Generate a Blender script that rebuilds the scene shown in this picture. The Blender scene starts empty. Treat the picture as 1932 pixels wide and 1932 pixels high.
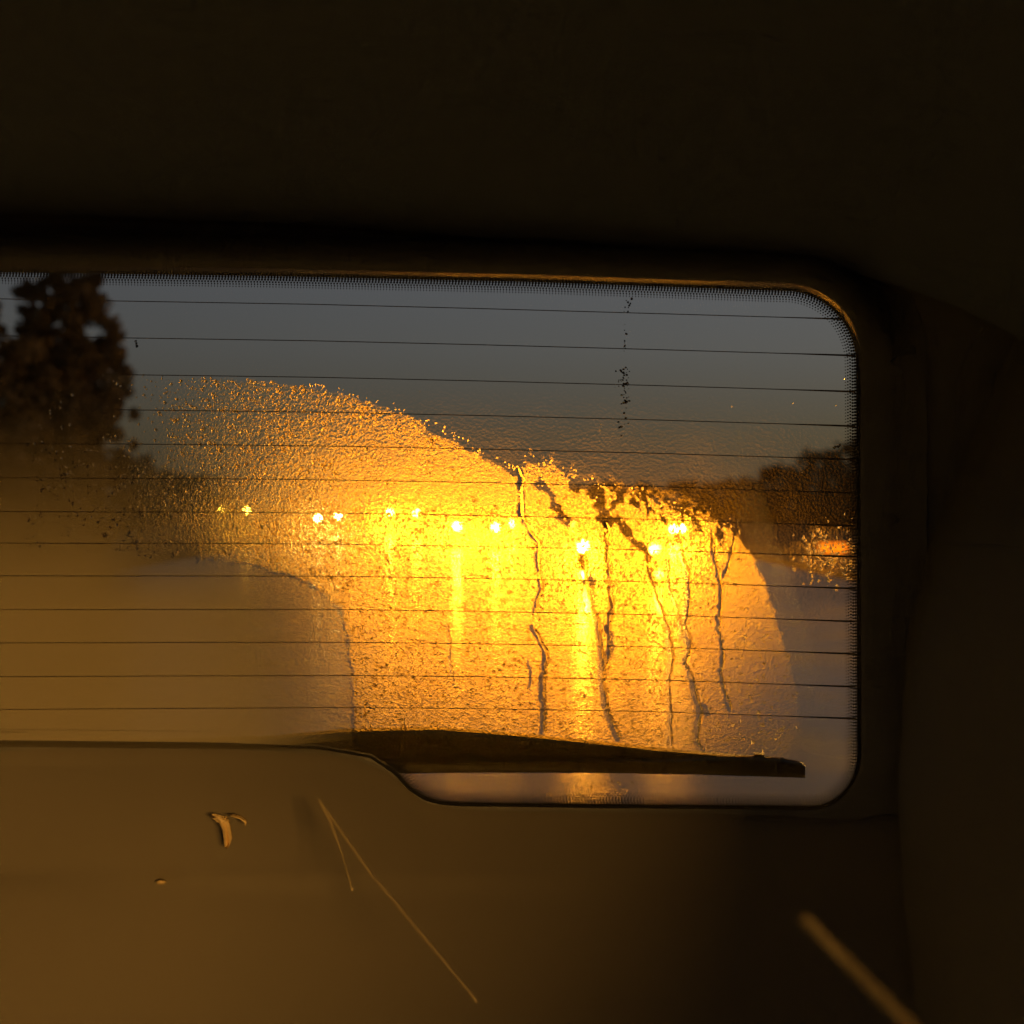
import bpy, math, random
import numpy as np
from mathutils import Vector, Matrix

random.seed(7)
rng = np.random.default_rng(7)
S = bpy.context.scene
COL = S.collection

# ------------------------------------------------------------------ camera
FOCAL_PX = 966.0 / math.tan(math.radians(20))      # the photo measured on a 1932 px square
HORIZON = 955.0
CAM_H = 1.55
PITCH = math.atan((HORIZON - 966.0) / FOCAL_PX)    # slightly below level
CAM = Vector((0, 0, CAM_H))
cd = bpy.data.cameras.new('camera')
cam = bpy.data.objects.new('camera', cd)
COL.objects.link(cam)
cam.location = CAM
cam.rotation_euler = (math.radians(90) + PITCH, 0, 0)
cd.sensor_width = 36
cd.angle = math.radians(40)
cd.clip_start = 0.02
cd.clip_end = 3000
cd.dof.use_dof = True
cd.dof.focus_distance = 1.15
cd.dof.aperture_fstop = 7.5
S.camera = cam

# ------------------------------------------------------------------ world, sun, exposure
SUN_EL, SUN_AZ = math.radians(4), math.radians(60)     # last light, low behind cloud to the right
w = bpy.data.worlds.new('World')
S.world = w
w.use_nodes = True
wn, wl = w.node_tree.nodes, w.node_tree.links
wn.clear()
wout = wn.new('ShaderNodeOutputWorld')
bg = wn.new('ShaderNodeBackground')
sky = wn.new('ShaderNodeTexSky')
sky.sky_type = 'NISHITA'
sky.sun_disc = False
sky.sun_elevation = SUN_EL
sky.sun_rotation = SUN_AZ
sky.dust_density = 3.0
tc = wn.new('ShaderNodeTexCoord')
sep = wn.new('ShaderNodeSeparateXYZ')
ramp = wn.new('ShaderNodeValToRGB')        # overcast: darker towards the horizon all the way round
cr = ramp.color_ramp
cr.elements[0].position = 0.0
cr.elements[0].color = (0.070, 0.056, 0.036, 1)
cr.elements[1].position = 1.0
cr.elements[1].color = (0.03, 0.035, 0.045, 1)
for p, c in ((0.05, (0.092, 0.082, 0.067, 1)), (0.11, (0.110, 0.115, 0.141, 1)), (0.17, (0.112, 0.125, 0.178, 1)), (0.25, (0.05, 0.054, 0.064, 1)), (0.45, (0.03, 0.034, 0.043, 1))):
    e = cr.elements.new(p); e.color = c
bright = wn.new('ShaderNodeMix'); bright.data_type = 'RGBA'
bright.inputs[0].default_value = 0.06
sc_ov = wn.new('ShaderNodeVectorMath'); sc_ov.operation = 'SCALE'; sc_ov.inputs['Scale'].default_value = 10.0
wl.new(tc.outputs['Generated'], sep.inputs[0])
wl.new(sep.outputs['Z'], ramp.inputs['Fac'])
wl.new(ramp.outputs['Color'], sc_ov.inputs[0])
glow = wn.new('ShaderNodeMapRange')          # the afterglow lies to the right
glow.inputs['From Min'].default_value = -1.0; glow.inputs['From Max'].default_value = 1.0
glow.inputs['To Min'].default_value = 3.5; glow.inputs['To Max'].default_value = 16.0
wl.new(sep.outputs['X'], glow.inputs['Value'])
wl.new(glow.outputs[0], sc_ov.inputs['Scale'])
wl.new(sc_ov.outputs[0], bright.inputs['A'])
wl.new(sky.outputs['Color'], bright.inputs['B'])
wl.new(bright.outputs['Result'], bg.inputs['Color'])
bg.inputs['Strength'].default_value = 0.09
wl.new(bg.outputs[0], wout.inputs[0])

sd = bpy.data.lights.new('sun', 'SUN')
sd.energy = 0.03
sd.angle = math.radians(12)
sd.color = (1.0, 0.85, 0.7)
sun = bpy.data.objects.new('sun', sd)
COL.objects.link(sun)
sun.rotation_euler = Vector((math.sin(SUN_AZ) * math.cos(SUN_EL), math.cos(SUN_AZ) * math.cos(SUN_EL), math.sin(SUN_EL))).to_track_quat('Z', 'Y').to_euler()
sun.location = (30, 20, 30)

vs = S.view_settings
S.display_settings.display_device = 'sRGB'
vs.view_transform = 'Standard'
vs.look = 'None'
vs.exposure = 0.0
vs.gamma = 1.0
vs.use_curve_mapping = False
S.render.engine = 'CYCLES'
S.cycles.use_denoising = True
S.cycles.denoising_input_passes = 'RGB'
S.cycles.max_bounces = 10
S.cycles.transparent_max_bounces = 24
S.cycles.sample_clamp_indirect = 20.0
S.cycles.sample_clamp_direct = 0.0
S.cycles.caustics_reflective = False
S.cycles.caustics_refractive = True

# ------------------------------------------------------------------ helpers
RC = Matrix.Rotation(PITCH, 3, 'X')


def ray(x, y):
    return RC @ Vector(((x - 966.0) / FOCAL_PX, 1.0, -(y - 966.0) / FOCAL_PX))


def at(x, y, depth):
    """the point `depth` metres behind the camera's place along the car, seen at x, y of the photograph"""
    r = ray(x, y)
    return CAM + r * (depth / r.y)


TILT = math.radians(14)
G0 = at(900, 1020, 1.15)                                   # a point on the inner face of the rear glass
GN = Vector((0, math.cos(TILT), math.sin(TILT)))           # outward normal of the glass


def g(x, y, off=0.0):
    """a point of the plane parallel to the glass, `off` metres outside its inner face"""
    r = ray(x, y)
    t = ((G0 - CAM).dot(GN) + off) / r.dot(GN)
    return CAM + r * t


PXM = 1.15 / FOCAL_PX


def mesh_obj(name, verts, faces, mat, parent=None, smooth=False):
    me = bpy.data.meshes.new(name)
    me.from_pydata([tuple(v) for v in verts], [], faces)
    me.update()
    if smooth:
        me.polygons.foreach_set('use_smooth', [True] * len(me.polygons))
    if mat is not None:
        me.materials.append(mat)
    o = bpy.data.objects.new(name, me)
    COL.objects.link(o)
    if parent is not None:
        attach(o, parent)
    return o


def world_loc(p):
    v = Vector(p.location)
    if p.parent:
        v = v + p.matrix_parent_inverse.translation + world_loc(p.parent)
    return v


def attach(o, parent):
    o.parent = parent
    o.matrix_parent_inverse = Matrix.Translation(-world_loc(parent))


def tag(o, label=None, cat=None, group=None, kind=None):
    if label: o['label'] = label
    if cat: o['category'] = cat
    if group: o['group'] = group
    if kind: o['kind'] = kind
    return o


def empty(name, loc=(0, 0, 0)):
    o = bpy.data.objects.new(name, None)
    o.empty_display_size = 0.1
    o.location = loc
    COL.objects.link(o)
    return o


class MB:
    """collects simple solids"""
    def __init__(self):
        self.v, self.f = [], []

    def add(self, verts, faces):
        n = len(self.v)
        self.v += [tuple(p) for p in verts]
        self.f += [tuple(i + n for i in q) for q in faces]
        return self

    def box(self, c, s, bevel=0.0):
        x, y, z = c
        a, b, h = s[0] / 2, s[1] / 2, s[2] / 2
        if bevel <= 0:
            vs_ = [(x + i * a, y + j * b, z + k * h) for k in (-1, 1) for j in (-1, 1) for i in (-1, 1)]
            return self.add(vs_, [(0, 2, 3, 1), (4, 5, 7, 6), (0, 1, 5, 4), (2, 6, 7, 3), (0, 4, 6, 2), (1, 3, 7, 5)])
        r = bevel
        rings = []
        for dz, ins in ((-h, r), (-h + r, 0), (h - r, 0), (h, r)):
            aa, bb = a - ins, b - ins
            ring = [(-aa + r, -bb), (aa - r, -bb), (aa, -bb + r), (aa, bb - r), (aa - r, bb), (-aa + r, bb), (-aa, bb - r), (-aa, -bb + r)]
            rings.append([(x + p, y + q, z + dz) for p, q in ring])
        return self.loft(rings, cap=True)

    def loft(self, rings, cap=True, closed=True):
        m = len(rings[0])
        vs_ = [p for r in rings for p in r]
        fs = []
        for i in range(len(rings) - 1):
            for j in range(m if closed else m - 1):
                k = (j + 1) % m
                fs.append((i * m + j, i * m + k, (i + 1) * m + k, (i + 1) * m + j))
        if cap:
            fs.append(tuple(range(m))[::-1])
            fs.append(tuple((len(rings) - 1) * m + j for j in range(m)))
        return self.add(vs_, fs)

    def tube(self, pts, rad, seg=8):
        rings = []
        pts = [Vector(p) for p in pts]
        for i, p in enumerate(pts):
            d = (pts[min(i + 1, len(pts) - 1)] - pts[max(i - 1, 0)]).normalized()
            a = d.orthogonal().normalized() if i == 0 else (a - d * a.dot(d)).normalized()
            b = d.cross(a)
            r = rad[i] if isinstance(rad, (list, tuple)) else rad
            rings.append([p + a * (r * math.cos(t)) + b * (r * math.sin(t)) for t in [2 * math.pi * k / seg for k in range(seg)]])
        return self.loft(rings)

    def build(self, name, mat, parent=None, smooth=False):
        return mesh_obj(name, self.v, self.f, mat, parent, smooth)


# ------------------------------------------------------------------ materials
def new_mat(name):
    m = bpy.data.materials.new(name)
    m.use_nodes = True
    n = m.node_tree.nodes
    n.clear()
    out = n.new('ShaderNodeOutputMaterial')
    return m, n, m.node_tree.links, out


def surface(name, col, rough=0.6, var=0.25, scale=40.0, bump=0.0, metal=0.0, spec=0.5, bump_scale=None):
    m, n, l, out = new_mat(name)
    b = n.new('ShaderNodeBsdfPrincipled')
    tcn = n.new('ShaderNodeTexCoord')
    nz = n.new('ShaderNodeTexNoise')
    nz.inputs['Scale'].default_value = scale
    nz.inputs['Detail'].default_value = 6
    l.new(tcn.outputs['Object'], nz.inputs['Vector'])
    rp = n.new('ShaderNodeValToRGB')
    rp.color_ramp.elements[0].position = 0.3
    rp.color_ramp.elements[1].position = 0.7
    rp.color_ramp.elements[0].color = tuple(c * (1 - var) for c in col) + (1,)
    rp.color_ramp.elements[1].color = tuple(min(1, c * (1 + var)) for c in col) + (1,)
    l.new(nz.outputs['Fac'], rp.inputs['Fac'])
    l.new(rp.outputs['Color'], b.inputs['Base Color'])
    b.inputs['Roughness'].default_value = rough
    b.inputs['Metallic'].default_value = metal
    b.inputs['Specular IOR Level'].default_value = spec
    if bump > 0:
        bp = n.new('ShaderNodeBump')
        bp.inputs['Strength'].default_value = bump
        bp.inputs['Distance'].default_value = 0.002
        nb = n.new('ShaderNodeTexNoise')
        nb.inputs['Scale'].default_value = bump_scale or scale * 8
        l.new(tcn.outputs['Object'], nb.inputs['Vector'])
        l.new(nb.outputs['Fac'], bp.inputs['Height'])
        l.new(bp.outputs[0], b.inputs['Normal'])
    l.new(b.outputs[0], out.inputs[0])
    return m


def lamp_mat(name, col, strength):
    m, n, l, out = new_mat(name)
    e = n.new('ShaderNodeEmission')
    e.inputs['Color'].default_value = tuple(col) + (1,)
    e.inputs['Strength'].default_value = strength
    l.new(e.outputs[0], out.inputs[0])
    return m


SODIUM = (1.0, 0.335, 0.015)
M = {}
M['trim'] = surface('grey_trim', (0.14, 0.137, 0.134), 0.42, 0.2, 60, 0.35, bump_scale=900)
M['side'] = surface('grey_side_lining', (0.17, 0.165, 0.16), 0.6, 0.06, 200, 0.5, bump_scale=900)
M['trim_low'] = surface('grey_trim_panel', (0.16, 0.14, 0.12), 0.6, 0.06, 200, 0.5, bump_scale=900)
M['headliner'] = surface('headliner_cloth', (0.14, 0.165, 0.21), 0.9, 0.25, 180, 0.5, bump_scale=1500)
M['carpet'] = surface('boot_carpet', (0.24, 0.27, 0.33), 0.95, 0.25, 120, 0.5)
M['frit'] = surface('black_glass_print', (0.006, 0.006, 0.006), 0.4, 0.1, 50)
M['heater'] = surface('heater_print', (0.12, 0.09, 0.06), 0.6, 0.3, 80)
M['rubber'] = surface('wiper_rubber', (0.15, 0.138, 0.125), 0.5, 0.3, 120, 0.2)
M['cord_lit'] = surface('lit_cord', (0.5, 0.41, 0.27), 0.7, 0.2, 500, 0.4)  # lighter copy of the cord, lamp light put into its colour
M['cord'] = surface('woven_cord', (0.30, 0.25, 0.19), 0.8, 0.35, 500, 0.5)
M['pale'] = surface('pale_glint_plastic', (0.6, 0.45, 0.25), 0.45, 0.3, 200)  # pale tone carries the latch's glint
M['chrome'] = surface('worn_metal', (0.6, 0.56, 0.5), 0.25, 0.2, 60, metal=1.0)
M['paint_dark'] = surface('dark_car_paint', (0.03, 0.033, 0.04), 0.25, 0.15, 10)
M['paint_grey'] = surface('grey_car_paint', (0.16, 0.165, 0.17), 0.25, 0.15, 10)
M['paint_red'] = surface('maroon_car_paint', (0.12, 0.02, 0.02), 0.25, 0.15, 10)
M['car_glass'] = surface('car_window_glass', (0.01, 0.012, 0.014), 0.08, 0.1, 10)
M['tyre'] = surface('tyre_rubber', (0.02, 0.02, 0.02), 0.8, 0.2, 40)
M['rim'] = surface('wheel_rim', (0.4, 0.4, 0.4), 0.35, 0.1, 20, metal=0.8)
M['plate'] = surface('plate_white', (0.6, 0.6, 0.56), 0.5, 0.1, 20)
M['post'] = surface('galvanised_post', (0.2, 0.2, 0.19), 0.5, 0.2, 20, metal=0.5)
M['bark'] = surface('bark', (0.05, 0.035, 0.025), 0.9, 0.4, 15, 0.5)
M['leaf'] = surface('dark_leaves', (0.12, 0.09, 0.055), 0.8, 0.5, 1.5)
M['verge'] = surface('wet_verge', (0.05, 0.055, 0.03), 0.9, 0.4, 0.8, 0.5, bump_scale=4)
M['kerb'] = surface('kerb_concrete', (0.07, 0.065, 0.055), 0.6, 0.25, 6, 0.3)
M['paint_line'] = surface('road_line_paint', (0.2, 0.2, 0.18), 0.35, 0.25, 3)


def road_mat():
    m, n, l, out = new_mat('wet_asphalt')
    b = n.new('ShaderNodeBsdfPrincipled')
    t = n.new('ShaderNodeTexCoord')
    nz = n.new('ShaderNodeTexNoise'); nz.inputs['Scale'].default_value = 0.6; nz.inputs['Detail'].default_value = 8
    l.new(t.outputs['Object'], nz.inputs['Vector'])
    rp = n.new('ShaderNodeValToRGB')
    rp.color_ramp.elements[0].color = (0.036, 0.030, 0.022, 1)
    rp.color_ramp.elements[1].color = (0.085, 0.068, 0.045, 1)
    l.new(nz.outputs['Fac'], rp.inputs['Fac'])
    l.new(rp.outputs['Color'], b.inputs['Base Color'])
    rr = n.new('ShaderNodeMapRange')
    rr.inputs['From Min'].default_value = 0.35; rr.inputs['From Max'].default_value = 0.65
    rr.inputs['To Min'].default_value = 0.15; rr.inputs['To Max'].default_value = 0.27
    l.new(nz.outputs['Fac'], rr.inputs['Value'])
    l.new(rr.outputs[0], b.inputs['Roughness'])
    nb = n.new('ShaderNodeTexNoise'); nb.inputs['Scale'].default_value = 60
    l.new(t.outputs['Object'], nb.inputs['Vector'])
    bp = n.new('ShaderNodeBump'); bp.inputs['Strength'].default_value = 0.25; bp.inputs['Distance'].default_value = 0.004
    l.new(nb.outputs['Fac'], bp.inputs['Height'])
    l.new(bp.outputs[0], b.inputs['Normal'])
    b.inputs['Specular IOR Level'].default_value = 0.36
    l.new(b.outputs[0], out.inputs[0])
    return m


def glass_mat():
    m, n, l, out = new_mat('tinted_window_glass')
    tr = n.new('ShaderNodeBsdfTransparent'); tr.inputs['Color'].default_value = (0.93, 0.91, 0.81, 1)
    gl = n.new('ShaderNodeBsdfGlossy'); gl.inputs['Roughness'].default_value = 0.02
    fr = n.new('ShaderNodeFresnel'); fr.inputs['IOR'].default_value = 1.16
    mx = n.new('ShaderNodeMixShader')
    l.new(fr.outputs[0], mx.inputs[0]); l.new(tr.outputs[0], mx.inputs[1]); l.new(gl.outputs[0], mx.inputs[2])
    l.new(mx.outputs[0], out.inputs[0])
    return m


def film_mat():
    """thin rain film: some light goes straight on, the rest is spread by the unevenness of the water"""
    m, n, l, out = new_mat('rain_film')
    att = n.new('ShaderNodeAttribute'); att.attribute_name = 'wet'
    tr = n.new('ShaderNodeBsdfTransparent')
    wide = n.new('ShaderNodeBsdfRefraction'); wide.inputs['IOR'].default_value = 1.12; wide.inputs['Roughness'].default_value = 0.80
    mid = n.new('ShaderNodeBsdfRefraction'); mid.inputs['IOR'].default_value = 1.04; mid.inputs['Roughness'].default_value = 0.5
    for q_ in (wide, mid):                       # golden tint put into the film to deepen the glow
        q_.inputs['Color'].default_value = (1.0, 0.9, 0.55, 1)
    t = n.new('ShaderNodeTexCoord')
    nz = n.new('ShaderNodeTexVoronoi'); nz.inputs['Scale'].default_value = 400; nz.inputs['Randomness'].default_value = 1.0
    l.new(t.outputs['Object'], nz.inputs['Vector'])
    bp = n.new('ShaderNodeBump'); bp.inputs['Strength'].default_value = 0.55; bp.inputs['Distance'].default_value = 0.0016; bp.invert = True
    l.new(nz.outputs['Distance'], bp.inputs['Height'])
    l.new(bp.outputs[0], wide.inputs['Normal'])
    l.new(bp.outputs[0], mid.inputs['Normal'])
    m1 = n.new('ShaderNodeMixShader'); m1.inputs[0].default_value = 0.24
    l.new(wide.outputs[0], m1.inputs[1]); l.new(mid.outputs[0], m1.inputs[2])
    k = n.new('ShaderNodeMath'); k.operation = 'MULTIPLY'; k.inputs[1].default_value = 0.80; k.use_clamp = True
    l.new(att.outputs['Fac'], k.inputs[0])
    m2 = n.new('ShaderNodeMixShader')
    l.new(k.outputs[0], m2.inputs[0]); l.new(tr.outputs[0], m2.inputs[1]); l.new(m1.outputs[0], m2.inputs[2])
    l.new(m2.outputs[0], out.inputs[0])
    return m


def water_mat(name, ior, rough, spread=0.0, wide=0.72):
    m, n, l, out = new_mat(name)
    r = n.new('ShaderNodeBsdfRefraction'); r.inputs['IOR'].default_value = ior; r.inputs['Roughness'].default_value = rough
    if spread > 0:
        r2 = n.new('ShaderNodeBsdfRefraction'); r2.inputs['IOR'].default_value = 1.12; r2.inputs['Roughness'].default_value = wide; r2.inputs['Color'].default_value = (1.0, 0.9, 0.55, 1)
        mx = n.new('ShaderNodeMixShader'); mx.inputs[0].default_value = spread
        l.new(r.outputs[0], mx.inputs[1]); l.new(r2.outputs[0], mx.inputs[2]); l.new(mx.outputs[0], out.inputs[0])
    else:
        l.new(r.outputs[0], out.inputs[0])
    return m


def veil_mat():  # hazy sheet standing in for veiling glare
    m, n, l, out = new_mat('glare_veil')
    att = n.new('ShaderNodeAttribute'); att.attribute_name = 'fog'
    tr = n.new('ShaderNodeBsdfTransparent')
    tl = n.new('ShaderNodeBsdfTranslucent'); tl.inputs['Color'].default_value = (0.34, 0.32, 0.26, 1)
    df = n.new('ShaderNodeBsdfDiffuse'); df.inputs['Color'].default_value = (0.26, 0.23, 0.18, 1)
    m1 = n.new('ShaderNodeMixShader'); m1.inputs[0].default_value = 0.35
    l.new(tl.outputs[0], m1.inputs[1]); l.new(df.outputs[0], m1.inputs[2])
    m2 = n.new('ShaderNodeMixShader')
    l.new(att.outputs['Fac'], m2.inputs[0]); l.new(tr.outputs[0], m2.inputs[1]); l.new(m1.outputs[0], m2.inputs[2])
    l.new(m2.outputs[0], out.inputs[0])
    return m


M['road'] = road_mat()
M['glass'] = glass_mat()
M['film'] = film_mat()
M['drop'] = water_mat('rain_drop_water', 1.33, 0.36, 0.6, 0.95)
M['rivulet'] = water_mat('running_water', 1.25, 0.5, 1.0)
M['fog'] = veil_mat()

# ------------------------------------------------------------------ 2-D helpers on the glass (photo pixels)
def smooth_closed(pts, step=8.0):
    out = []
    n = len(pts)
    for i in range(n):
        a, b = np.array(pts[i], float), np.array(pts[(i + 1) % n], float)
        k = max(1, int(np.hypot(*(b - a)) / step))
        for j in range(k):
            out.append(tuple(a + (b - a) * j / k))
    return out


def arc(cx, cy, rx, ry, a0, a1, n):
    return [(cx + rx * math.cos(math.radians(a0 + (a1 - a0) * i / n)), cy + ry * math.sin(math.radians(a0 + (a1 - a0) * i / n))) for i in range(n + 1)]


def inside(poly, X, Y):
    p = np.array(poly)
    c = np.zeros(X.shape, bool)
    j = len(p) - 1
    for i in range(len(p)):
        xi, yi, xj, yj = p[i][0], p[i][1], p[j][0], p[j][1]
        if yi != yj:
            c ^= ((yi > Y) != (yj > Y)) & (X < (xj - xi) * (Y - yi) / (yj - yi) + xi)
        j = i
    return c


def dist_line(pts, X, Y):
    d = np.full(X.shape, 1e9)
    for (x0, y0), (x1, y1) in zip(pts[:-1], pts[1:]):
        dx, dy = x1 - x0, y1 - y0
        t = np.clip(((X - x0) * dx + (Y - y0) * dy) / (dx * dx + dy * dy + 1e-9), 0, 1)
        d = np.minimum(d, np.hypot(X - x0 - t * dx, Y - y0 - t * dy))
    return d


def offset(poly, d):
    p = np.array(poly)
    a = np.roll(p, 1, 0); b = np.roll(p, -1, 0)
    tng = b - a
    tng /= np.hypot(tng[:, 0], tng[:, 1])[:, None] + 1e-9
    nrm = np.stack([tng[:, 1], -tng[:, 0]], 1)      # outward for a clockwise outline (y down)
    return [tuple(q) for q in p + nrm * d]


def vnoise(X, Y, s, seed):
    r = np.random.default_rng(seed)
    tab = r.random((64, 64))
    u, v = X / s, Y / s
    i, j = np.floor(u).astype(int), np.floor(v).astype(int)
    fu, fv = u - i, v - j
    fu, fv = fu * fu * (3 - 2 * fu), fv * fv * (3 - 2 * fv)
    t = lambda p, q: tab[p % 64, q % 64]
    return (t(i, j) * (1 - fu) + t(i + 1, j) * fu) * (1 - fv) + (t(i, j + 1) * (1 - fu) + t(i + 1, j + 1) * fu) * fv


def sstep(a, b, x):
    t = np.clip((x - a) / (b - a), 0, 1)
    return t * t * (3 - 2 * t)


OPEN = ([(-300, 505), (0, 511), (500, 518), (1000, 529), (1440, 545)] + arc(1480, 685, 138, 139, -90, 0, 14)
        + [(1619, 1000), (1620, 1380)] + arc(1530, 1425, 90, 98, 0, 90, 12) + [(1200, 1520), (870, 1516)]
        + [(830, 1513), (800, 1504), (775, 1487), (745, 1455), (700, 1425), (600, 1408), (400, 1402), (0, 1398), (-300, 1398)])
OPEN = smooth_closed(OPEN, 10)

FAN = [(-290, 705), (60, 705), (240, 703), (450, 714), (560, 722), (640, 738), (720, 765), (800, 795), (870, 830), (930, 863), (975, 885), (1000, 862),
       (1060, 888), (1110, 905), (1170, 925), (1240, 943), (1300, 965), (1360, 985), (1395, 1005), (1430, 1060), (1455, 1120), (1475, 1190),
       (1495, 1250), (1508, 1310), (1514, 1370), (1490, 1440), (1200, 1460), (664, 1440), (664, 1340), (661, 1270), (653, 1205), (640, 1150),
       (600, 1115), (540, 1085), (460, 1065), (380, 1055), (240, 1040), (60, 1030), (-290, 1030)]
RIVULETS = [
    ([(978, 880), (985, 905), (983, 950), (988, 978), (1000, 1000), (1020, 1025), (1018, 1060), (1022, 1110), (1010, 1155)], 5, 'longest bright rivulet under the notch in the wiped edge'),
    ([(1008, 1182), (1022, 1205), (1033, 1232), (1030, 1262), (1026, 1300), (1030, 1340), (1028, 1384)], 6, 'thick dark rivulet reaching the wiper left of the tallest light streak'),
    ([(1104, 1040), (1108, 1090), (1115, 1130), (1130, 1170), (1140, 1240), (1138, 1290), (1150, 1345), (1172, 1395)], 7, 'widest rivulet running right of the tallest light streak'),
    ([(1146, 985), (1150, 1030), (1152, 1080), (1158, 1150), (1150, 1190), (1153, 1238), (1141, 1262)], 5, 'rivulet joining the widest rivulet from its right'),
    ([(1228, 1070), (1240, 1125), (1258, 1175), (1268, 1240), (1262, 1290), (1268, 1335), (1266, 1408)], 4, 'slim rivulet below the right headlight of the nearest car'),
    ([(1282, 1000), (1290, 1055), (1301, 1085), (1303, 1130), (1294, 1180), (1306, 1215), (1296, 1250), (1310, 1290), (1322, 1345), (1318, 1400), (1330, 1416)], 5, 'kinked rivulet below the twin headlamp, reaching down to the wiper'),
    ([(1342, 1000), (1352, 1055), (1362, 1110), (1357, 1180), (1368, 1230), (1362, 1270), (1378, 1340)], 4, 'rightmost long rivulet in the wiped fan'),
    ([(1262, 1045), (1264, 1110), (1280, 1150), (1290, 1205)], 3, 'short thin rivulet left of the kinked one'),
    ([(1388, 1010), (1380, 1055), (1368, 1090)], 4, 'short slanting rivulet at the right edge of the fan'),
    ([(848, 1180), (851, 1240), (858, 1292)], 3, 'faint short rivulet in the left half of the fan'),
]
CLEAR = [([(800, 797), (850, 822), (915, 858), (980, 893)], 8), ([(983, 893), (984, 970)], 6), ([(1018, 912), (1040, 945), (1062, 972), (1082, 985)], 9),
         ([(1070, 893), (1108, 918), (1132, 950), (1150, 985)], 12), ([(1168, 985), (1195, 1018), (1224, 1046)], 8), ([(1162, 925), (1158, 970)], 4),
         ([(1190, 935), (1202, 960)], 4), ([(1212, 940), (1226, 968)], 5), ([(1246, 948), (1252, 985)], 4), ([(1284, 962), (1290, 995)], 5),
         ([(1310, 975), (1322, 1010)], 5), ([(1355, 990), (1362, 1030)], 4), ([(1000, 1250), (1002, 1300)], 4), ([(1322, 1330), (1330, 1345)], 9),
         ([(1108, 1090), (1116, 1150)], 7), ([(1150, 1180), (1152, 1240)], 6), ([(1298, 1100), (1300, 1240)], 3)]


def wetness(X, Y):
    amp = 1 + 1.6 * sstep(960, 1020, X) * sstep(1060, 960, Y)
    Xj = X + (vnoise(X, Y, 11, 1) - 0.5) * 7 * amp
    Yj = Y + (vnoise(X, Y, 11, 2) - 0.5) * 9 * amp
    ins = inside(FAN, Xj, Yj)
    edge = dist_line(FAN + [FAN[0]], Xj, Yj)
    wv = np.where(ins, sstep(0, 9, edge), 0.0)
    wv *= 1 - 0.8 * sstep(1180, 1580, X + 0.35 * (Y - 1150)) * sstep(1000, 1300, Y)
    wv *= 0.80 + 0.2 * vnoise(X, Y, 55, 3)
    wv *= sstep(170, 560, X + (vnoise(X, Y, 70, 4) - .5) * 120)
    Xc = Xj + (vnoise(X, Y, 24, 11) - .5) * 16
    Yc = Yj + (vnoise(X, Y, 24, 12) - .5) * 12
    for pts, wd in CLEAR:
        d = dist_line(pts, Xc, Yc)
        wv *= 1 - 0.97 * (1 - sstep(wd * 0.9, wd * 1.4, d))
    # the smear of water over the amber light at the right edge and the wet spot under the wiper
    band = (X > 985) & (X < 1340) & ~ins
    dtop = dist_line(FAN[10:18], X, Y)
    wv = np.where(band, np.maximum(wv, .4 * (1 - sstep(4, 40, dtop)) * sstep(.4, .8, vnoise(X, Y, 8, 31))), wv)
    for cx, cy, rx, ry, a in ((1566, 1040, 100, 70, 0.42), (1110, 1490, 110, 50, 0.7)):
        q = np.hypot((X - cx) / rx, (Y - cy) / ry) + (vnoise(X, Y, 13, 8) - .5) * .7 + (vnoise(X, Y, 40, 18) - .5) * .4
        wv = np.maximum(wv, a * (1 - sstep(0.0, 1.0, q)))
    # a thin even film is left inside the inner arc too
    inner = (Y > 1010) & (X < 680) & ~ins
    wv = np.where(inner, np.maximum(wv, .5 * sstep(250, 640, X)), wv)
    wv = np.maximum(wv, .075 * sstep(690, 860, Y) * (.6 + .8 * vnoise(X, Y, 60, 41)))  # faint film added outside the fan for a bloom around it
    for pts, wd, _ in RIVULETS:
        wv *= 1 - .95 * (1 - sstep(wd * .55, wd * 1.05, dist_line([(px__ - wd * 1.0, py__) for px__, py__ in pts], Xj, Y)))
    return np.clip(wv, 0, 1.55)


# ------------------------------------------------------------------ ground, road
def ribbon(name, xs, y0, y1, z, mat, **kw):
    n = 40
    ys = [y0 + (y1 - y0) * (i / n) ** 2 for i in range(n + 1)]
    v = [(x, y, z) for y in ys for x in xs]
    k = len(xs)
    f = [(i * k + j, i * k + j + 1, (i + 1) * k + j + 1, (i + 1) * k + j) for i in range(n) for j in range(k - 1)]
    o = mesh_obj(name, v, f, mat)
    tag(o, kind='structure', **kw)
    return o


ribbon('ground', [-900, -100, -20, 0, 20, 100, 900], -400, 2200, -0.02, M['verge'])
ribbon('road', [-9.5, -5, 0, 3, 7.2], -60, 900, 0.0, M['road'])
kb = MB(); kb.box((7.35, 420, 0.05), (0.3, 960, 0.16), 0.02); tag(kb.build('kerb', M['kerb']), kind='structure')
ln = MB()
for lx in (-1.2, 2.6):
    for i in range(40):
        y0 = 6 + i * 9
        ln.add([(lx - .06, y0, .004), (lx + .06, y0, .004), (lx + .06, y0 + 4, .004), (lx - .06, y0 + 4, .004)], [(0, 1, 2, 3)])
tag(ln.build('road_marking', M['paint_line']), kind='structure')


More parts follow.
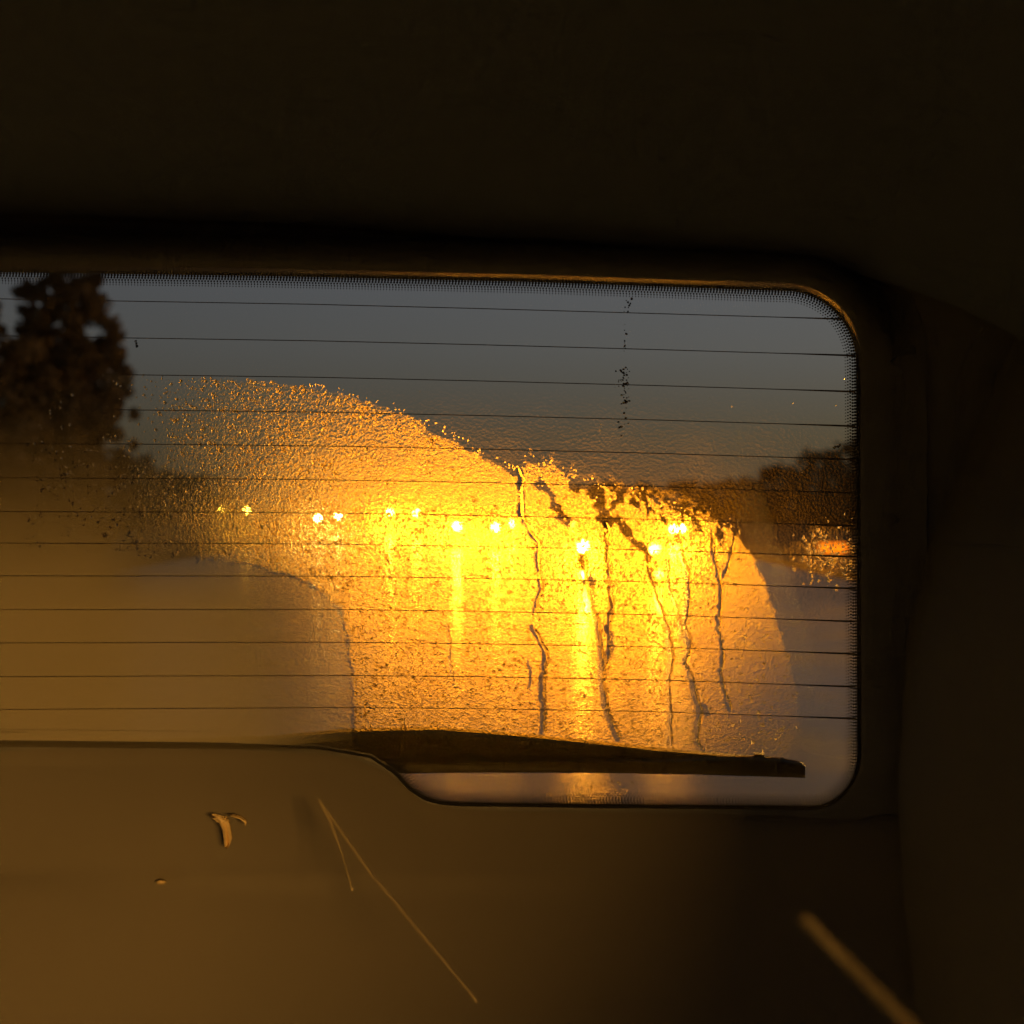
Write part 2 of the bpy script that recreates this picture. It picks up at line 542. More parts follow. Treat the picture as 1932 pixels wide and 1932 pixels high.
# ------------------------------------------------------------------ the cars behind
def make_car(name, loc, label, paint, hw, lamp_h, lamps, group='cars following on the wet road', roof=1.48):
    """a car facing the camera (towards -y); lamps: (kind, x from the centre, height, radius, material)"""
    t = empty(name, loc)
    tag(t, label, 'car', group)
    L = 4.2
    wd = hw + 0.24
    ox, oy, oz = loc
    belt = max(0.92, lamp_h + 0.16)

    def sect(y, w_, z0, z1, cr_=0.10):
        return [(ox - w_ + cr_, oy + y, z0), (ox + w_ - cr_, oy + y, z0), (ox + w_, oy + y, z0 + cr_), (ox + w_, oy + y, z1 - cr_),
                (ox + w_ - cr_ * 1.6, oy + y, z1), (ox - w_ + cr_ * 1.6, oy + y, z1), (ox - w_, oy + y, z1 - cr_), (ox - w_, oy + y, z0 + cr_)]
    body = MB().loft([sect(0.0, wd - .12, .32, belt - .22), sect(.06, wd - .04, .24, belt - .10), sect(.35, wd, .22, belt - .04), sect(1.1, wd, .22, belt),
                      sect(2.6, wd, .22, belt + .03), sect(3.8, wd - .02, .24, belt), sect(L - .05, wd - .06, .3, belt - .06), sect(L, wd - .14, .38, belt - .16)])
    body.build('body', paint, t, True)
    cab = MB().loft([sect(1.05, wd - .10, belt - .02, belt + .02, .01), sect(1.75, wd - .22, belt - .02, roof - .04, .06), sect(2.4, wd - .24, belt - .02, roof, .06),
                     sect(3.3, wd - .24, belt - .02, roof - .04, .06), sect(4.0, wd - .14, belt - .03, belt + .03, .01)])
    cab.build('cabin', paint, t, True)
    # windscreen proud of the cabin
    ws = MB()
    ys = [(1.12, wd - .2, belt + .055), (1.70, wd - .33, roof - .09)]
    v = []
    for y, a, z in ys:
        v += [(ox - a, oy + y - .03, z + .03), (ox + a, oy + y - .03, z + .03), (ox + a, oy + y, z), (ox - a, oy + y, z)]
    ws.add(v, [(0, 1, 5, 4), (3, 7, 6, 2), (0, 4, 7, 3), (1, 2, 6, 5), (4, 5, 6, 7), (0, 3, 2, 1)])
    ws.build('windscreen', M['car_glass'], t)
    MB().box((ox, oy - .012, (.32 + belt) / 2 - .12), (hw * 1.1, .05, .16), .015).build('grille', M['rubber'], t)
    MB().box((ox, oy - .035, .42), (.5, .02, .12), .004).build('number_plate', M['plate'], t)
    MB().box((ox, oy - .02, .28), (2 * wd - .3, .12, .10), .03).build('bumper', M['rubber'], t)
    for s in (-1, 1):
        MB().box((ox + s * (wd + .06), oy + 1.35, belt + .10), (.2, .1, .13), .03).build('mirror', paint, t, True)
        for y in (.85, 3.35):
            c = Vector((ox + s * (wd - .09), oy + y, .32))
            rings = []
            for dx, r in ((-.1, .29), (-.08, .32), (.08, .32), (.1, .29)):
                rings.append([(c.x + dx, c.y + r * math.cos(a), c.z + r * math.sin(a)) for a in [2 * math.pi * k / 18 for k in range(18)]])
            wh = MB().loft(rings).build('wheel', M['tyre'], t, False)
            rings = [[(c.x + s * dx, c.y + r * math.cos(a), c.z + r * math.sin(a)) for a in [2 * math.pi * k / 12 for k in range(12)]] for dx, r in ((.09, .2), (.108, .18))]
            MB().loft(rings).build('rim', M['rim'], wh)
    for nm, lx, lz, r, mat in lamps:
        rings = []
        for dy, rr in ((.06, r * 1.1), (-.03, r * 1.15), (-.04, r * 1.0)):
            rings.append([(ox + lx + rr * math.cos(a), oy + dy, oz + lz + rr * math.sin(a)) for a in [2 * math.pi * k / 16 for k in range(16)]])
        hs = MB().loft(rings).build(nm, M['chrome'], t, True)
        rings = []
        for dy, rr in ((-.042, r * .95), (-.055, r * .8), (-.062, r * .4)):
            rings.append([(ox + lx + rr * math.cos(a), oy + dy, oz + lz + rr * math.sin(a)) for a in [2 * math.pi * k / 16 for k in range(16)]])
        MB().loft(rings).build('lens', mat, hs, True)
    return t


def lamp_from_px(x, y, D):
    p = at(x, y, D)
    return p.x, p.z


LM = {k: lamp_mat('headlight_' + k, c, s) for k, (c, s) in {
    'near': (SODIUM, 1700.0), 'soft': (SODIUM, 620.0), 'fog': (SODIUM, 400.0), 'mid': (SODIUM, 3100.0), 'far': (SODIUM, 3100.0), 'pale': ((1.0, 0.62, 0.16), 900.0),
    'amber': ((1.0, 0.19, 0.003), 2.6), 'tint': ((1.0, 0.42, 0.03), 700.0)}.items()}


def car_from_px(label, D, px, paint, name='following_car', roof=1.48, kw=None, width=None):
    """px: list of (part name, x, y, radius in m, lamp material) of the lamps as seen in the photograph"""
    pts = [(n_, *lamp_from_px(x, y, D), r, m_) for n_, x, y, r, m_ in px]
    hs = [p for p in pts if p[0] == 'headlight']
    cx = sum(p[1] for p in hs) / len(hs) if width is None else width[0]
    hw = max(abs(p[1] - cx) for p in hs) if width is None else width[1]
    lz = sum(p[2] for p in hs) / len(hs)
    return make_car(name, (cx, D, 0), label, paint, hw, lz, [(n_, x - cx, z, r, m_) for n_, x, z, r, m_ in pts], roof=roof)


car_from_px('nearest following car with round headlights above two lower fog lamps', 27.5,
            [('headlight', 1100, 1030, .095, LM['near']), ('headlight', 1236, 1035, .085, LM['soft']),
             ('fog_lamp', 1100, 1082, .06, LM['fog']), ('fog_lamp', 1243, 1082, .06, LM['fog'])], M['paint_dark'])
car_from_px('second following car, its two dazzling headlights left of the notch', 51,
            [('headlight', 862, 993, .10, LM['mid']), ('headlight', 935, 995, .085, LM['mid'])], M['paint_grey'], roof=1.6)
cx_ = lamp_from_px(934, 988, 61)[0]
car_from_px('car half hidden behind the second one, only one headlight showing', 61,
            [('headlight', 965, 988, .07, LM['mid']), ('headlight', 903, 988, .07, LM['mid'])], M['paint_red'])
car_from_px('tall far van with two glaring headlights in the left lane', 74,
            [('headlight', 735, 968, .11, LM['far']), ('headlight', 786, 968, .09, LM['far'])], M['paint_grey'], roof=2.1, name='following_van')
car_from_px('car at the right behind the nearest one with a twin headlamp', 58,
            [('headlight', 1270, 998, .10, LM['mid']), ('headlight', 1287, 997, .06, LM['mid'])], M['paint_dark'],
            width=(lamp_from_px(1243, 998, 58)[0], .8))
car_from_px('farthest car at the left with pale weak headlights', 95,
            [('headlight', 600, 978, .10, LM['pale']), ('headlight', 638, 975, .10, LM['pale'])], M['paint_grey'], roof=1.7)
car_from_px('leftmost car with a small orange lamp, at the fan\'s faded end', 88,
            [('headlight', 466, 962, .07, LM['tint']), ('headlight', 418, 962, .02, LM['tint'])], M['paint_dark'], roof=1.8)
p_ = at(1572, 1034, 46)
t = empty('bollard_light', (p_.x, p_.y, 0))
tag(t, 'low bollard with a glowing amber lamp at the right window edge', 'bollard light')
MB().tube([(p_.x, p_.y, -.02), (p_.x, p_.y, p_.z - .16), (p_.x, p_.y, p_.z - .14)], [.22, .22, .16], 14).build('post', M['post'], t, True)
MB().tube([(p_.x, p_.y, p_.z - .14), (p_.x, p_.y, p_.z - .02), (p_.x, p_.y, p_.z + .13), (p_.x, p_.y, p_.z + .16)], [.38, .48, .44, .14], 20).build('lens', LM['amber'], t, True)
MB().tube([(p_.x, p_.y, p_.z + .16), (p_.x, p_.y, p_.z + .2), (p_.x, p_.y, p_.z + .23)], [.28, .26, .05], 14).build('cap', M['post'], t, True)


# ------------------------------------------------------------------ trees
def make_tree(name, base, h, rad, label, group, n=900, leaf=.22, low=.15):
    t = empty(name, base)
    tag(t, label, 'tree', group)
    b = Vector(base)
    tr = MB()
    tr.tube([b, b + Vector((.05, 0, h * .3)), b + Vector((-.05, .1, h * .6)), b + Vector((.02, 0, h * .9))], [h * .028, h * .022, h * .014, h * .004], 8)
    for k in range(9):
        a = random.uniform(0, 6.28); z = h * random.uniform(.25, .7)
        d = Vector((math.cos(a), math.sin(a), random.uniform(.3, .9)))
        tr.tube([b + Vector((0, 0, z)), b + Vector((0, 0, z)) + d * rad * .5, b + Vector((0, 0, z)) + d * rad * .85], [h * .011, h * .006, h * .002], 5)
    tr.build('trunk', M['bark'], t, True)
    # clumps of leaves
    clumps = []
    for k in range(130):
        a = random.uniform(0, 6.28); q = math.sqrt(random.random()); zz = random.uniform(low, 1)
        prof = math.sin(math.pi * min(1, (1 - zz) * .8 + .12)) ** .7
        clumps.append((b + Vector((rad * q * prof * math.cos(a), rad * q * prof * math.sin(a), h * zz)), rad * random.uniform(.10, .26)))
    c = np.array([clumps[i % len(clumps)][0] for i in range(n)]); cr_ = np.array([clumps[i % len(clumps)][1] for i in range(n)])
    dirs = rng.normal(size=(n, 3)); dirs /= np.linalg.norm(dirs, axis=1)[:, None]
    p = c + dirs * (cr_ * rng.random(n) ** .5)[:, None]
    a1 = rng.normal(size=(n, 3)); a1 /= np.linalg.norm(a1, axis=1)[:, None]
    a2 = np.cross(a1, rng.normal(size=(n, 3))); a2 /= np.linalg.norm(a2, axis=1)[:, None]
    s = (leaf * rng.uniform(.5, 1.2, n))[:, None]
    v = np.stack([p - a1 * s, p + a2 * s * .5, p + a1 * s, p - a2 * s * .5], 1).reshape(-1, 3)
    f = [(4 * i, 4 * i + 1, 4 * i + 2, 4 * i + 3) for i in range(n)]
    mesh_obj('crown', v, f, M['leaf'], t)
    return t


def ground_at(x, D):
    p = at(x, 1000, D)
    return (p.x, D, 0.0)


G_ = 'roadside trees at the left'
make_tree('roadside_tree', ground_at(140, 36), 7.6, 1.25, 'slender dark tree at the upper left whose tip touches the window top', G_, 14000, .12, .03)
make_tree('roadside_tree', ground_at(68, 37), 7.6, 0.85, 'thinnest dark tree at the upper left, left of the slender one', G_, 9000, .11, .03)
make_tree('roadside_tree', ground_at(-50, 34), 6.6, 1.7, 'dark tree at the left picture edge beside the thinnest tree', G_, 16000, .13, .03)
make_tree('roadside_tree', ground_at(180, 41), 6.3, 1.25, 'lower dark tree right of the slender tree with a ragged outline', G_, 11000, .13, .03)
make_tree('roadside_tree', ground_at(55, 42), 6.3, 2.3, 'broad dark tree behind the slender and the thinnest trees', G_, 20000, .14, .03)
spots = [(1090, 150, 3.4, 2.6), (1150, 170, 4.2, 3.0), (1215, 160, 3.8, 3.0), (1290, 170, 4.4, 3.2), (1350, 150, 4.0, 3.0), (1420, 140, 4.2, 3.0), (1475, 120, 4.8, 2.8),
         (1545, 100, 5.2, 2.6), (1605, 90, 5.4, 2.6), (1660, 100, 5.6, 2.8)]
wh = ['low dark tree above the nearest headlight on the horizon', 'dark tree on the horizon above the joining rivulet', 'dark bushy tree on the horizon left of the twin headlamp',
      'dark tree on the horizon above the twin headlamp', 'dark tree on the horizon where the fan ends', 'low dark tree just right of the fan\'s shoulder',
      'dark tree left of the taller pair at the right window edge', 'taller dark tree above and left of the amber lamp', 'tallest dark tree right above the amber lamp',
      'dark tree hidden partly by the right window edge']
for (x, D, h, r), lb in zip(spots, wh):
    make_tree('distant_tree', ground_at(x, D), h, r, lb, 'dark trees along the horizon', 1300, .34, .05)
far = []
for (x, D, h, r), lb in zip([(300, 120, 4.2, 3), (380, 140, 4.4, 3.5), (250, 90, 4.4, 3)],
                            ['dark tree on the horizon right of the leafy trees', 'dark tree on the horizon above the small orange lamp', 'dark tree between the leafy trees and the horizon']):
    make_tree('distant_tree', ground_at(x, D), h, r, lb, 'dark trees along the horizon', 1300, .34, .05)

# ------------------------------------------------------------------ added unseen lamps that light the cabin and the road
def fill_lamp(loc, h, label, strength, face):
    t = empty('fill_lamp', loc)
    tag(t, label, 'street lamp', 'added lamps out of view')
    x, y, z = loc
    MB().tube([(x, y, 0), (x, y, .6), (x, y, .62), (x, y, h)], [.09, .09, .06, .045], 12).build('post', M['post'], t, True)
    MB().box((x, y, h + .26), (1.0, .22, .5), .04).build('lantern', M['post'], t)
    MB().box((x, y + .14 * face, h + .17), (.9, .07, .5), .01).build('lens', lamp_mat('fill_lamp_light', (1.0, .48, .08), strength), t)
    return t


fill_lamp((1.88, -6.0, 0), 2.5, 'added warm fill lamp ahead of the car, outside the picture', 255.0, 1)
fill_lamp((9.6, 24, 0), 8.0, 'added tall fill lamp on the right verge, just outside the view', 3500.0, -1)

# ------------------------------------------------------------------ the car we sit in
car = empty('car', (G0.x, G0.y, 0))
tag(car, 'dark inside of the car framing its wet rear window', 'car')

# tailgate trim: a moulded ring round the opening
rings = []
for d, off in ((-3, -.001), (1, -.004), (6, -.030), (11, -.053), (15, -.058), (26, -.060), (50, -.056), (64, -.044), (71, -.024), (77, .000), (130, .006)):
    row = []
    for (x, y), (x0, y0) in zip(offset(OPEN, d), OPEN):
        k_ = 0.03 + 0.97 * float(sstep(700, 560, np.array(y0)))       # deep over the top edge, nearly flush elsewhere
        row.append(g(x, y, off * k_))
    rings.append(row)
tr = MB().loft(rings, cap=False)
tr.build('tailgate_trim', M['trim'], car, True)

# the pane: 4 mm thick, its edge under the trim
pane_o = offset(OPEN, 60)
pv = [g(x, y, .0005) for x, y in pane_o] + [g(x, y, .0045) for x, y in pane_o]
k = len(pane_o)
pane = mesh_obj('rear_window', pv, [tuple(range(k))[::-1], tuple(range(k, 2 * k))] + [(i, (i + 1) % k, k + (i + 1) % k, k + i) for i in range(k)], M['glass'], car)
# black printed border and its dots
fr = MB()
ri = [[g(x, y, -.0008) for x, y in offset(OPEN, d)] for d in (0, 58)]
fr.loft(ri, cap=False)
fr.build('printed_border', M['frit'], pane)
dv, df = [], []
oc = OPEN
for row, (d, r) in enumerate(((-.5, 3.0), (-5, 2.7), (-9.5, 2.4), (-14, 2.05), (-18.5, 1.7), (-23, 1.25))):
    pl = np.array(offset(OPEN, d))
    seg = np.roll(pl, -1, 0) - pl
    le = np.hypot(seg[:, 0], seg[:, 1])
    cum = np.concatenate([[0], np.cumsum(le)])
    pos = np.arange((row % 2) * 2.9, cum[-1], 5.8)
    for s_ in pos:
        i = min(np.searchsorted(cum, s_, 'right') - 1, len(pl) - 1)
        c = pl[i] + seg[i] * ((s_ - cum[i]) / (le[i] + 1e-9))
        if c[0] < -285 or (c[1] > 1380 and c[0] < 730):
            continue
        n0 = len(dv)
        for a in range(6):
            dv.append(g(c[0] + r * math.cos(a * math.pi / 3), c[1] + r * math.sin(a * math.pi / 3), -.0004))
        df.append(tuple(range(n0, n0 + 6)))
tag(mesh_obj('printed_dots', dv, df, M['frit'], pane), kind='stuff')

# heater lines: fine raised print on the inside
YR = [603, 671, 739, 804, 867, 930, 992, 1050, 1110, 1172, 1233, 1295, 1355]
TOPL = [(-300, 555), (-100, 562), (230, 568), (585, 574), (900, 582), (1234, 591.5), (1575, 601.5), (1612, 603)]
BOTL = [(-300, 1339), (-100, 1338), (390, 1335), (665, 1335), (900, 1337), (1234, 1342.6), (1618, 1356)]
for i, yr in enumerate(YR):
    q = (yr - 603) / (1355 - 603)
    pts = []
    for x in np.linspace(-295, 1614, 66):
        yt = np.interp(x, [p[0] for p in TOPL], [p[1] for p in TOPL]); yb = np.interp(x, [p[0] for p in BOTL], [p[1] for p in BOTL])
        q2 = q + 0.012 * math.sin(math.pi * q) * 0
        pts.append((x, yt + (yb - yt) * q2))
    v, f = [], []
    for x, y in pts:
        hw_ = .8 if x < 1480 else .8 + 1.2 * (x - 1480) / 134
        v += [g(x, y - hw_, -.0002), g(x, y + hw_, -.0002), g(x, y + hw_ * .5, -.0007), g(x, y - hw_ * .5, -.0007)]
    for j in range(len(pts) - 1):
        a = 4 * j
        for m_ in range(4):
            f.append((a + m_, a + (m_ + 1) % 4, a + 4 + (m_ + 1) % 4, a + 4 + m_))
    mesh_obj('heater_line', v, f, M['heater'], pane)

# wiper outside the glass
def slab(name, top, bot, o0, o1, mat, parent, wob=0.0):
    """a bar between an upper and a lower outline on the glass, rounded towards both edges"""
    xs = np.linspace(top[0][0], top[-1][0], 90)
    rr = []
    for x in xs:
        yt = np.interp(x, [p[0] for p in top], [p[1] for p in top]) + random.uniform(-wob, wob)
        yb = np.interp(x, [p[0] for p in bot], [p[1] for p in bot]) + random.uniform(-wob, wob)
        hh = yb - yt
        om = (o0 + o1) / 2
        prof = [(yt, om), (yt + hh * .2, o0), (yt + hh * .8, o0), (yb, om), (yb - hh * .2, o1), (yt + hh * .2, o1)]
        rr.append([g(x, y, o) for y, o in prof])
    return MB().loft(rr).build(name, mat, parent, False)


wiper = empty('rear_wiper', g(200, 1420, .02)); attach(wiper, car)
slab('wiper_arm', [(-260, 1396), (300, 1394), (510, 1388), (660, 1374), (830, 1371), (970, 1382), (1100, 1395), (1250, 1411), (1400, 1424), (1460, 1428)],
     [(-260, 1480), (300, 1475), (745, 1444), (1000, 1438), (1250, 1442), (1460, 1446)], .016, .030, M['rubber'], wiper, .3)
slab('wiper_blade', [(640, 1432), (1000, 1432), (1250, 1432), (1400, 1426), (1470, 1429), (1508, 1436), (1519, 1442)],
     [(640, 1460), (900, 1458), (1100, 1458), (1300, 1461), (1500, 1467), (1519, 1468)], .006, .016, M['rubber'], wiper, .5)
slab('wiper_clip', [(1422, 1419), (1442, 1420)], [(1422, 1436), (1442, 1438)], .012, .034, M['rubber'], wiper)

# headliner: roof cloth from the tailgate to the windscreen
HX = np.linspace(-1.05, .50, 40)
prof = [(1.17, .035), (1.10, .002), (1.074, -.006), (1.066, -.004), (1.058, .000), (1.045, .008), (1.02, .020), (.9, .06), (.6, .13), (.2, .18), (-.4, .20), (-1.2, .16)]
rr = []
for x in HX:
    pxx = 966 + x / 1.09 * FOCAL_PX
    ypix = np.interp(pxx, [-2000, 0, 650, 900, 1300, 1600, 1750, 2200], [385, 385, 410, 435, 465, 500, 540, 760])
    z0 = CAM_H + (HORIZON - ypix) / FOCAL_PX * 1.07
    drop = max(0, abs(x + .27) - .55) ** 2 * .6
    rr.append([(x, y, z0 + dz - drop * (1 if y < 1.0 else .2)) for y, dz in prof])
MB().loft(rr, cap=False, closed=False).build('headliner', M['headliner'], car, True)

# lower tailgate panel
rr = []
for x in np.linspace(-1.05, .55, 60):
    px_ = 966 + x / 1.15 * FOCAL_PX
    top_y = np.interp(px_, [-1000, 400, 600, 700, 745, 775, 800, 870, 1540, 2400], [1407, 1411, 1418, 1434, 1464, 1496, 1514, 1526, 1535, 1540])
    row = []
    for yp, off in ((top_y, .001), (top_y + 4, -.0018), (top_y + 40, -.0030), (1600, -.0036), (1630, -.0045), (1643, -.0045), (1655, -.0035), (1670, -.002), (1700, -.0012), (1760, -.002), (1850, -.006), (2000, -.02), (2200, -.05), (2500, -.07)):
        row.append(g(px_, yp, off - .006 * math.sin((px_ - 100) / 420.0) * (1 if yp > 1660 else .1)))
    rr.append(row)
MB().loft(rr, cap=False, closed=False).build('tailgate_panel', M['trim_low'], car, True)

# side: pillar lining on the right with its rounded edge
rr = []
for yp in np.linspace(560, 2300, 40):
    xe = np.interp(yp, [560, 700, 850, 1050, 1200, 1500, 1700, 2300], [1990, 1935, 1882, 1806, 1772, 1752, 1765, 1850])
    q0 = at(xe, yp, 1.06)
    rr.append([(q0.x + dx_, y_, CAM_H + (q0.z - CAM_H) * (y_ / 1.06 if y_ > .55 else .55)) for dx_, y_ in
               ((.004, 1.16), (-.001, 1.085), (.001, 1.06), (.006, 1.035), (.014, 1.005), (.026, .96), (.042, .90), (.07, .80), (.12, .60), (.16, -.2), (.16, -1.3))])
MB().loft(rr, cap=False, closed=False).build('side_lining', M['side'], car, True)
# flat backing between the trim ring and pillar / headliner
bk = MB()
bo = [(-700, 380), (2200, 380), (2200, 2000), (-700, 2000)]
xs = [offset(OPEN, 74)]
n = len(OPEN)
outer = []
for x, y in OPEN:
    dx, dy = x - 700, y - 1010
    s_ = 1e9
    if dx: s_ = min(s_, (1600 if dx > 0 else 1500) / abs(dx))
    if dy: s_ = min(s_, 1050 / abs(dy))
    outer.append((700 + dx * s_, 1010 + dy * s_))
bk.loft([[g(x, y, .004) for x, y in xs[0]], [g(x, y, .012) for x, y in outer]], cap=False)
bk.build('tailgate_lining', M['trim'], car)
# left wall and floor close the cabin
MB().box((-1.08, 0, 1.2), (.04, 2.5, 1.9)).build('side_wall', M['carpet'], car)
MB().box((.65, 0, 1.2), (.04, 2.5, 1.5)).build('side_wall', M['carpet'], car)  # unseen right wall, set to cut the added lamp's light
MB().box((-.25, 0, .40), (1.62, 2.5, .04)).build('boot_floor', M['carpet'], car)

# latch handle, its glint put into the pale colour, and screw cap on the tailgate panel
hp = MB()
hp.add([g(405, 1538, -.034), g(440, 1538, -.040), g(452, 1562, -.040), g(430, 1596, -.036), g(418, 1570, -.046), g(408, 1550, -.044)],
       [(0, 5, 1), (5, 4, 2, 1), (4, 3, 2)])
rr = []
for x, y, r in ((405, 1540, 7), (422, 1548, 11), (428, 1566, 9), (430, 1580, 9), (428, 1598, 4)):
    rr.append([g(x + r * math.cos(a), y + r * .8 * math.sin(a), -.036 - .006 * (1 + math.sin(a * 2))) for a in [2 * math.pi * k_ / 8 for k_ in range(8)]])
MB().loft(rr).build('latch_handle', M['pale'], car, True)
rr = []
for x, y, r in ((436, 1538, 3), (452, 1541, 4), (462, 1548, 4), (463, 1556, 2)):
    rr.append([g(x + r * math.cos(a), y + r * math.sin(a), -.034 - .004 * (1 + math.sin(a))) for a in [2 * math.pi * k_ / 8 for k_ in range(8)]])
MB().loft(rr).build('latch_spring', M['pale'], car, True)
rr = [[g(304 + r * math.cos(a), 1665 + r * .5 * math.sin(a), o) for a in [2 * math.pi * k_ / 10 for k_ in range(10)]] for r, o in ((10, -.004), (10, -.02), (7, -.024), (2, -.025))]
MB().loft(rr).build('screw_cap', M['pale'], car, True)

# cords of the luggage cover
def strand(pts, r):
    ps = [at(*p) for p in pts]
    out = []
    for a, b in zip(ps[:-1], ps[1:]):
        for k_ in range(8):
            out.append(a + (b - a) * (k_ / 8))
    out.append(ps[-1])
    return out


t = empty('luggage_cord', at(600, 1506, 1.06)); tag(t, 'thin bright cord splitting in two below its hook at the window corner', 'cord', 'luggage cover cords')
MB().tube(strand([(599, 1505, 1.08), (622, 1548, 1.06), (645, 1610, 1.03), (665, 1680, .99)], 0), [.0006] + [.0013] * 12 + [.0008] * 12, 8).build('short_strand', M['cord_lit'], t, True)
MB().tube(strand([(601, 1507, 1.08), (640, 1565, 1.05), (700, 1650, 1.0), (760, 1722, .95), (825, 1800, .90), (900, 1890, .85)], 0), [.0006] * 4 + [.0012] * 28 + [.0008] * 9, 8).build('long_strand', M['cord_lit'], t, True)
t = empty('luggage_cord', at(1515, 1732, .42)); tag(t, 'thick blurred cord slanting down at the lower right corner', 'cord', 'luggage cover cords')
MB().tube(strand([(1513, 1728, .43), (1600, 1818, .41), (1720, 1940, .38), (1900, 2110, .35)], 0), .0018, 10).build('strand', M['cord'], t, True)

# ------------------------------------------------------------------ rain on the glass
STEP = 3.0
gx = np.arange(-306, 1622, STEP); gy = np.arange(690, 1536, STEP)
X, Y = np.meshgrid(gx, gy)
W = wetness(X, Y)
keep = inside(OPEN, X, Y) | (dist_line(OPEN + [OPEN[0]], X, Y) < 6)
W = np.where(keep, W, 0)


def grid_obj(name, X, Y, A, off, mat, attr, thr=.004):
    h, w_ = X.shape
    idx = -np.ones(X.shape, int)
    cell = np.maximum.reduce([A[:-1, :-1], A[1:, :-1], A[:-1, 1:], A[1:, 1:]]) > thr
    use = np.zeros(X.shape, bool)
    use[:-1, :-1] |= cell; use[1:, :-1] |= cell; use[:-1, 1:] |= cell; use[1:, 1:] |= cell
    idx[use] = np.arange(use.sum())
    verts = [g(x, y, off) for x, y in zip(X[use], Y[use])]
    I, J = np.where(cell)
    faces = np.stack([idx[I, J], idx[I + 1, J], idx[I + 1, J + 1], idx[I, J + 1]], 1).tolist()
    o = mesh_obj(name, verts, faces, mat)
    at_ = o.data.attributes.new(attr, 'FLOAT', 'POINT')
    at_.data.foreach_set('value', A[use].astype(np.float32))
    return o


film = grid_obj('rain_film', X, Y, W, .0052, M['film'], 'wet')
tag(film, 'thin film of rain left in a fan on the rear window', 'rain', kind='stuff')

# droplets: small domes standing on the outer face
cand = 62000
dx = rng.uniform(60, 1560, cand); dy = rng.uniform(700, 1440, cand)
pw = wetness(dx, dy)
dens = np.where(inside(FAN, dx, dy), np.clip(pw, 0, 1), 0) * (0.55 + .45 * vnoise(dx, dy, 30, 9))
ok = rng.random(cand) < dens
dx, dy = dx[ok], dy[ok]
ex = rng.uniform(0, 1612, 60); ey = rng.uniform(700, 1500, 60)
ex2 = rng.normal(1565, 32, 160); ey2 = rng.normal(1052, 24, 160)
ex3 = rng.normal(1110, 45, 60); ey3 = rng.normal(1490, 12, 60)
# beads pushed up along the wiped edge
top = FAN[4:19]
e4 = []
for (x0, y0), (x1, y1) in zip(top[:-1], top[1:]):
    for k_ in range(int(math.hypot(x1 - x0, y1 - y0) / 6)):
        q = random.random()
        e4.append((x0 + (x1 - x0) * q + random.gauss(0, 5), y0 + (y1 - y0) * q + random.gauss(-1, 9 if x0 > 950 else 3)))
e4 = np.array(e4)
sr = np.clip(rng.lognormal(.50, .36, len(dx)), .9, 4.2)
dx = np.concatenate([dx, ex, ex2, ex3, e4[:, 0]]); dy = np.concatenate([dy, ey, ey2, ey3, e4[:, 1]])
sr = np.concatenate([sr, rng.uniform(.6, 1.3, 60), rng.uniform(1.5, 4, 160), rng.uniform(1.2, 3, 60), rng.uniform(1.0, 2.6, len(e4))])
ins = inside(OPEN, dx, dy) & (dx > 40)
dx, dy, sr = dx[ins], dy[ins], sr[ins]
nd = len(dx)
P = np.array([g(x, y, .0054) for x, y in zip(dx, dy)])
ux = np.array((1, 0, 0.)); uy = np.array(GN.cross(Vector((1, 0, 0)))); un = np.array(GN)
ang = rng.uniform(0, 6.28, nd)
asp = rng.uniform(.75, 1.5, nd)
SEG = 7
vv = []
for rr_, hh_ in ((1.0, 0.0), (.58, .26)):
    for k_ in range(SEG):
        a = 2 * math.pi * k_ / SEG
        wob = 1 + .18 * np.sin(a * 2 + ang) + .12 * np.sin(a * 3 + 2 * ang)
        r_ = sr * PXM * rr_ * wob
        vv.append(P + (r_ * math.cos(a))[:, None] * ux + (r_ * asp * math.sin(a))[:, None] * uy + (sr * PXM * hh_)[:, None] * un)
vv.append(P + (sr * PXM * .37)[:, None] * un)
nv = len(vv)
V = np.stack(vv, 1).reshape(-1, 3)
one = []
for r_ in range(1):
    for k_ in range(SEG):
        k2 = (k_ + 1) % SEG
        one.append((r_ * SEG + k_, r_ * SEG + k2, (r_ + 1) * SEG + k2)); one.append((r_ * SEG + k_, (r_ + 1) * SEG + k2, (r_ + 1) * SEG + k_))
for k_ in range(SEG):
    one.append((SEG + k_, SEG + (k_ + 1) % SEG, 2 * SEG))
one = np.array(one)
F = (one[None] + (np.arange(nd) * nv)[:, None, None]).reshape(-1, 3)
me = bpy.data.meshes.new('rain_droplets')
me.vertices.add(len(V)); me.vertices.foreach_set('co', V.ravel())
me.loops.add(F.size); me.loops.foreach_set('vertex_index', F.ravel().astype(np.int32))
me.polygons.add(len(F)); me.polygons.foreach_set('loop_start', np.arange(0, F.size, 3, dtype=np.int32))
me.update(calc_edges=True)
me.polygons.foreach_set('use_smooth', [True] * len(F))
me.materials.append(M['drop'])
o = bpy.data.objects.new('rain_droplets', me); COL.objects.link(o)
tag(o, 'countless fine raindrops on the rear window', 'rain', kind='stuff')

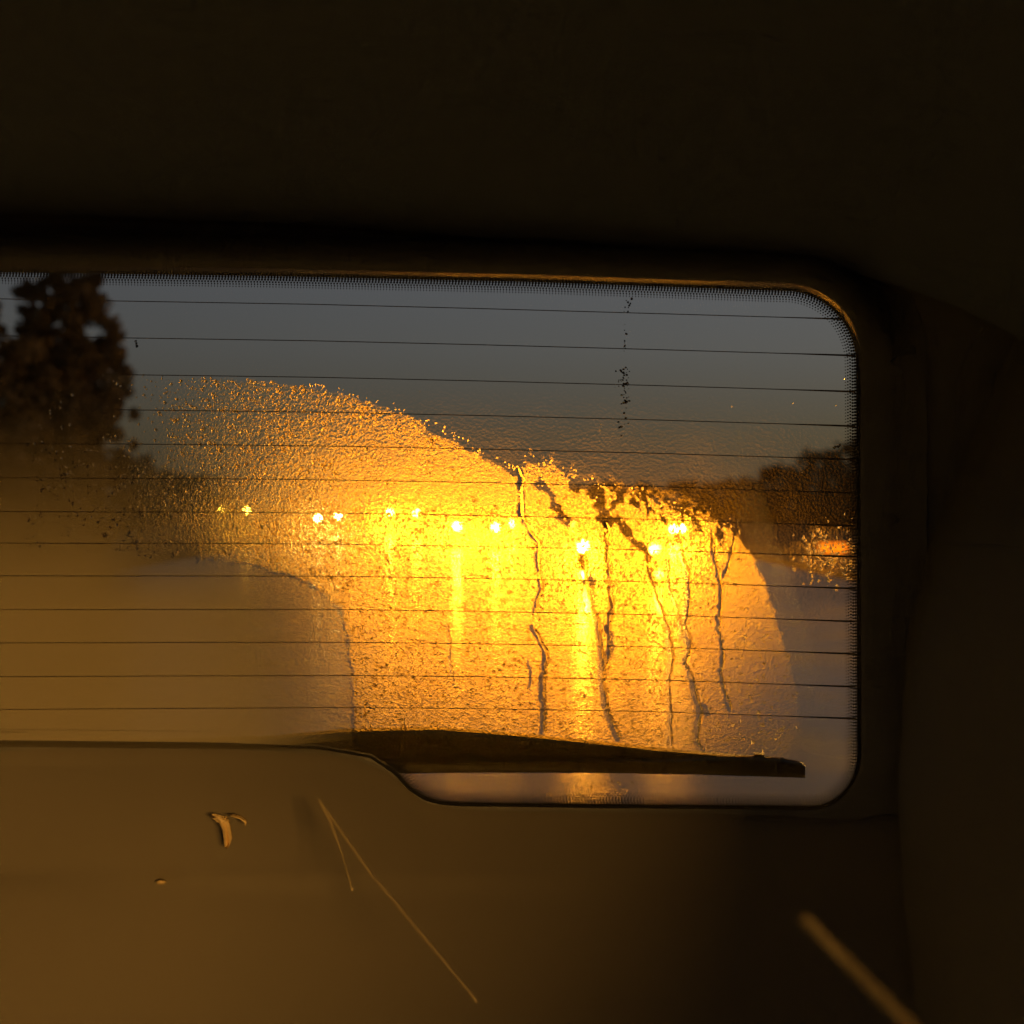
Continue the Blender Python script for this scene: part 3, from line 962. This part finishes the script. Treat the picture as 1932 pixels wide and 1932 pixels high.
# rivulets
for pts, wd, lb in RIVULETS:
    fine = []
    for (x0, y0), (x1, y1) in zip(pts[:-1], pts[1:]):
        k_ = max(2, int(math.hypot(x1 - x0, y1 - y0) / 4))
        for j in range(k_):
            fine.append((x0 + (x1 - x0) * j / k_, y0 + (y1 - y0) * j / k_))
    fine.append(pts[-1])
    fine = np.array(fine)
    jx = np.convolve(rng.normal(0, 2.2, len(fine) + 4), np.ones(5) / 5, 'valid')
    fine[:, 0] += jx * 1.6
    v, f = [], []
    NS = 7
    for i, (x, y) in enumerate(fine):
        wloc = wd * .62 * (0.75 + .5 * vnoise(np.array([x * 1.0]), np.array([y * 1.0]), 17, 5)[0]) * (min(1, (i + 1) / 4)) * (min(1, (len(fine) - i) / 3))
        for s_ in range(NS):
            a = math.pi * s_ / (NS - 1)
            v.append(g(x - wloc * math.cos(a), y, .0056 + wloc * PXM * .7 * math.sin(a)))
    for i in range(len(fine) - 1):
        for s_ in range(NS - 1):
            f.append((i * NS + s_, i * NS + s_ + 1, (i + 1) * NS + s_ + 1, (i + 1) * NS + s_))
    tag(mesh_obj('rivulet', v, f, M['rivulet'], None, True), lb, 'water trickle', 'rivulets running down the rear window')

# dirt marks on the outside
dm = []
v, f = [], []
for cx, cy, sx, sy, n_ in ((1178, 712, 6, 12, 34), (1180, 752, 4, 16, 22), (1186, 570, 4, 14, 10), (1180, 640, 3, 30, 10), (1176, 800, 4, 20, 8), (258, 650, 2, 3, 6), (1575, 842, 6, 3, 6)):
    for k_ in range(n_):
        x, y, r = random.gauss(cx, sx), random.gauss(cy, sy), random.uniform(.8, 2.8)
        n0 = len(v)
        for a in range(6):
            q = r * random.uniform(.6, 1.3)
            v.append(g(x + q * math.cos(a * math.pi / 3), y + q * math.sin(a * math.pi / 3), .0058))
        v.append(g(x, y, .0064))
        for a in range(6):
            f.append((n0 + a, n0 + (a + 1) % 6, n0 + 6))
tag(mesh_obj('dirt', v, f, M['rubber']), 'dark specks of dirt in a vertical streak high on the window', 'dirt', kind='stuff')

# added sheet imitating veiling glare, inside, lower left
fx = np.arange(-320, 700, 10.0); fy = np.arange(640, 1470, 10.0)
X2, Y2 = np.meshgrid(fx, fy)
A = sstep(470, 120, X2 + 0.0 * Y2 + (vnoise(X2, Y2, 120, 21) - .5) * 90) * sstep(740, 1180, Y2)
A = np.maximum(A, 1.0 * sstep(720, 440, X2) * sstep(990, 1150, Y2))
A = np.where(inside(OPEN, X2, Y2) | (dist_line(OPEN + [OPEN[0]], X2, Y2) < 12), A, 0) * .85
fog = grid_obj('glare_veil', X2, Y2, A, -.0016, M['fog'], 'fog', .002)
tag(fog, 'sheet imitating veiling glare over the lower left of the window', 'glare_veil', kind='stuff')
